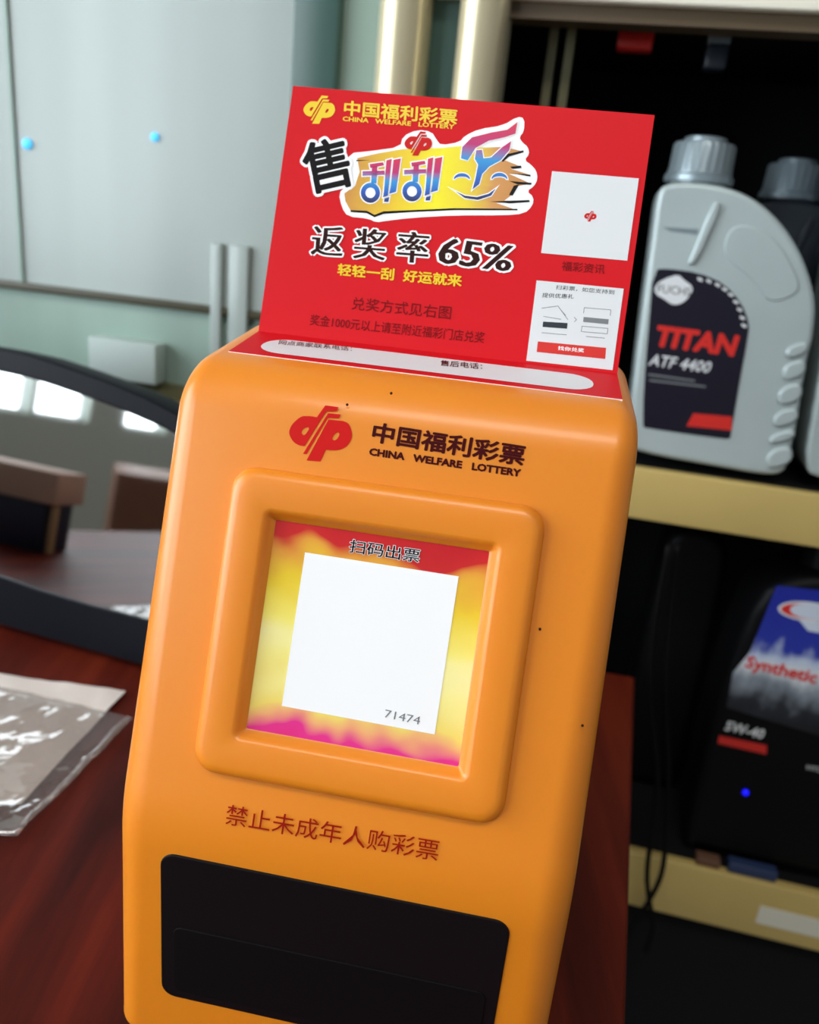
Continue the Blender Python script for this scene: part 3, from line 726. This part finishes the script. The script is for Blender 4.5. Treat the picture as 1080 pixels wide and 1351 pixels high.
b2.location = W(cz(bc+11.4, BD+3.2, SHELF))
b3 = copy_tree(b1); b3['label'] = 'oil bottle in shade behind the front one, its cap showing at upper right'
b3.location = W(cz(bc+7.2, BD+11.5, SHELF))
for b in (b1, b2, b3): b['group'] = 'silver oil bottles on the middle shelf'
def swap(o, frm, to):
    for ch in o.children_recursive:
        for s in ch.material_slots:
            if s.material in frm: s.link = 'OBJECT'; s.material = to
swap(b3, (M['silver'],), M['slate'])  # rear bottle is silver too; its shade is put into the darker colour

# black bottle with a blue label in the compartment below
LOWZ = -17.7
DP = Plane(cz(0, 1.6, 0), CF.u, CF.z, -CF.b)
w0 = DP.at(930, 900)[0]
def dark_bottle(name, u0, u1, z1, pl, label, group=None):
    c = (u0+u1)/2; fr = Frame(pl.pt(c, LOWZ, -3.5), CYAW)
    T = Thing(name, label, 'bottle', fr, group)
    poly = smooth_poly([(u0+.3, LOWZ+.1), (u1-.3, LOWZ+.1), (u1, LOWZ+1), (u1, z1-4), (c+2.2, z1-.4), (c-2.2, z1), (u0, z1-3), (u0, LOWZ+1)], 2)
    body = slab('body', pl, poly, -6.5, 0, M['blackplastic'], T, r=.8)
    fnc = lambda x, y, h: pl.pt(c+x, h, -3.2+y)
    lathe('cap', fnc, [(1.9, z1-.9), (1.95, z1+.1), (1.85, z1+1.7), (1.6, z1+1.9), (.1, z1+1.95)], M['blackplastic'], T, n=48, rib=.06, ribr=(z1, z1+1.7))
    return T, body
u0 = DP.at(958, 960)[0]-1.0
T, body = dark_bottle('engine_oil_bottle', u0, u0+11.5, min(7.4, DP.at(1000, 735)[1]+1.0), DP, 'black engine oil bottle with blue sky label, on the low shelf at right')
dq = lambda pts: px(DP, pts, 840, 680, 3.554)
ua = max(u0+.9, dq([(640, 600)])[0][0]-.9)
lb = slab('label', DP, dq([(655, 330), (860, 352), (1000, 372), (930, 780), (880, 1040), (420, 900), (450, 740), (530, 640)]), -.05, .03, M['cloud'], T, label='blue and cloud white front label')
def ell(x, y, rx, ry, sk=.1): return dq([(x+rx*math.cos(t), y+ry*math.sin(t)+sk*rx*math.cos(t)) for t in np.linspace(0, 6.2832, 33)[:-1]])
decal('oval_print', DP, [ell(800, 450, 140, 46)], M['greyw'], T, lb, .04)
decal('oval_print', DP, [ell(800, 450, 126, 37)], M['titan'], T, lb, .044)
decal('oval_print', DP, [ell(815, 450, 98, 37)], M['oval'], T, lb, .048)
decal('stripe_print', DP, [dq([(760, 490), (900, 505), (900, 560), (800, 540)])], M['oval'], T, lb, .04)
tt = lambda p: (840+p[0]/3.554, 680+p[1]/3.554)
text('name_print', 'Synthetic', DP, tt((500, 728)), tt((838, 808)), tt((512, 652)), M['titan'], T, lb, .05, bold=.035, shear=.15)
text('grade_print', '5W-40', DP, tt((408, 1006)), tt((590, 1050)), tt((420, 960)), M['greyw'], T, body, .03, bold=.03, shear=.12)
decal('stripe_print', DP, [dq([(385, 1032), (608, 1078), (606, 1120), (378, 1068)])], M['titan'], T, body, .02)
text('volume_print', 'HYD', DP, tt((795, 1190)), tt((870, 1206)), tt((798, 1168)), M['greyw'], T, body, .02)
T2, _ = dark_bottle('engine_oil_bottle', DP.at(868, 900)[0]-.8, DP.at(868, 900)[0]+4.7, 6.8, Plane(cz(0, 9, 0), CF.u, CF.z, -CF.b), 'plain black slim bottle in shadow beside the table corner, on the low shelf')

# ------------------------------------------------------------------ small things in and on the cabinet
def small(name, label, cat, fn, dims, m, group=None, bevel=.1):
    c = fn((dims[0]+dims[1])/2, (dims[2]+dims[3])/2, dims[4]); fr = Frame(c  , CYAW); T = Solo(fr)
    return tag(box(name, fn, dims, m, T, bevel=bevel), label, cat, group)
def dot(name, label, cat, pl, x, y, r, m, h=.3):
    a, b = pl.at(x, y); fr = Frame(pl.pt(a, b, 0), CYAW); T = Solo(fr)
    ring = lambda rr_, hh: [pl.pt(a+rr_*math.cos(t), b+rr_*math.sin(t), hh) for t in np.linspace(0, 6.2832, 17)[:-1]]
    v, f = loft([ring(r, -.15), ring(r, h*.6), ring(r*.6, h)]); return tag(link(name, v, f, m, T, smooth=True), label, cat)
PP = Plane(cz(0, .4, 0), CF.u, CF.z, -CF.b)
dot('led_or_reflection_dot', 'glowing dot imitating a cyan reflection on the pale pane, left of the two', 'light', PP, 37, 190, .36, M['cyan'])  # both cyan dots imitate reflections in the glass, not fittings
dot('led_or_reflection_dot', 'glowing dot imitating a cyan reflection on the pale pane, nearer the red card', 'light', PP, 205, 181, .28, M['cyan'])
dot('led_or_reflection_dot', 'tiny blue light glowing on the black bottle, above the low shelf', 'light', DP, 983, 1045, .22, M['blueled'], h=.2)
a, b = CP.at(1003, 1193); a2, _ = CP.at(1079, 1235); _, b2_ = CP.at(1010, 1213)
fr = Frame(CP.pt(a, b, 0), CYAW); T = Solo(fr)
v, f = boxv(lambda x, y, z: CP.pt(x, z, y), a, a2+3, .0, .05, b2_-.5, b-.1)
tag(link('shelf_tag', v, f, M['tag'], T), 'white paper tag stuck on the edge of the low shelf', 'tag')
# rubbish on the low shelf
a = CP.at(985, 1145)[0]
small('scrap', 'dark blue plastic scrap lying on the low shelf', 'scrap', cz, (a-1.2, a+2.4, .3, 1.3, LOWZ+.02, LOWZ+.9), mat('blue_scrap_plastic', (40, 56, 92), .5))
small('scrap', 'brown paper scrap lying on the low shelf beside the cable', 'scrap', cz, (a-3.6, a-1.8, .3, 1.3, LOWZ+.02, LOWZ+.7), mat('brown_scrap_paper', (104, 72, 52), .7))
# hanging packets at the back of the upper compartment
KP = Plane(cz(0, 6, 0), CF.u, CF.z, -CF.b)
for (xa, ya, xb, yb, m1, m2, lb_) in ((812, 30, 866, 66, M['titan'], M['silver'], 'red packet with silver top hanging at the cabinet back above the red card'), (926, 42, 966, 92, M['slate'], M['cap'], 'grey packet hanging at the cabinet back above the oil bottle')):
    a, b = KP.at(xa, yb); a2, b2_ = KP.at(xb, ya)
    fr = Frame(KP.pt((a+a2)/2, b, 0), CYAW); T = Thing('hanging_packet', lb_, 'packet', fr, 'packets at the cabinet back')
    fn = lambda x, y, z: KP.pt(x, z, y)
    box('pouch', fn, (a, a2, -.95, .5, b, b+(b2_-b)*.66), m1, T, bevel=.2)
    box('header', fn, (a, a2, -.6, .3, b+(b2_-b)*.66, b2_), m2, T, bevel=.1)
# pale things standing against the lower pane: blurred through the strip of glass
a = CP.at(128, 478)[0]; a2 = CP.at(215, 500)[0]
small('card_box', 'pale grey card box standing on the shelf edge behind the monitor', 'box', cz, (a, a2, -1.1, .55, 14.45, 17.4), M['palecard'])
# black cable hanging in front of the shelves
def cab(x, y, f=-1.2): u, z = CP.at(x, y); return cz(u, f, z)
T = Thing('power_cable', 'black cable looping down in front of the low shelf beside the table edge', 'cable', Frame(cab(858, 1170), CYAW))
tube('strand', spline([cab(892, 712), cab(882, 810), cab(876, 905), cab(880, 1000), cab(877, 1080), cab(872, 1135), cab(856, 1172), cab(838, 1198), cab(828, 1214)]), .2, M['cable'], T)
tube('strand', spline([cab(880, 708, -1.7), cab(862, 810, -1.7), cab(856, 905, -1.7), cab(866, 1010, -1.7), cab(853, 1120, -1.7), cab(854, 1160, -1.7), cab(860, 1200, -1.7), cab(850, 1235, -1.7)]), .2, M['cable'], T)

# ------------------------------------------------------------------ left end of the table: what the screen mirrors
fr = Frame((-53.5, 29.0, TZ), 18)
T = Thing('picture_box', 'dark blue printed box left of the monitor, seen in its screen', 'box', fr)
box('carton', fr.P, (-8, 3, -2, 2, 0, 5.0), M['darkprint'], T, bevel=.1)
fr2 = Frame((-53.5, 29.0, TZ+5.02), 18)
T = Thing('card_box', 'pinkish cardboard box on the dark printed box, seen in the monitor screen', 'box', fr2)
box('carton', fr2.P, (-8, 4, -2.2, 2.2, 0, 3.2), M['pinkcard'], T, bevel=.1)
fr3 = Frame((-150, -75, FLOOR), -35)
T = Thing('cupboard', 'brown wooden cupboard by the left wall, seen in the monitor screen', 'cupboard', fr3)
box('carcass', fr3.P, (-16, 16, -18, 18, 0, 74), M['brownwood'], T, bevel=.4)
for s in (0, 1):
    d = box('door', fr3.P, (-15+15.2*s, -.2+15.2*s, -19.4, -18.05, 4, 72), M['brownwood'], T, bevel=.3)
    box('handle', fr3.P, ((-1.6 if s == 0 else .8), (-.8 if s == 0 else 1.6), -20.6, -19.4, 40, 48), M['cap'], T, d)
fr4 = Frame(fr.P(3.6, 1.4, 0), 18)
T = Solo(fr4)
tag(box('wooden_stick', fr4.P, (-.3, .3, -.3, .3, 0, 4.9), mat('pale_wood', (176, 140, 100), .6), T, bevel=.08), 'thin pale wooden stick standing beside the dark printed box, seen in the monitor', 'stick')
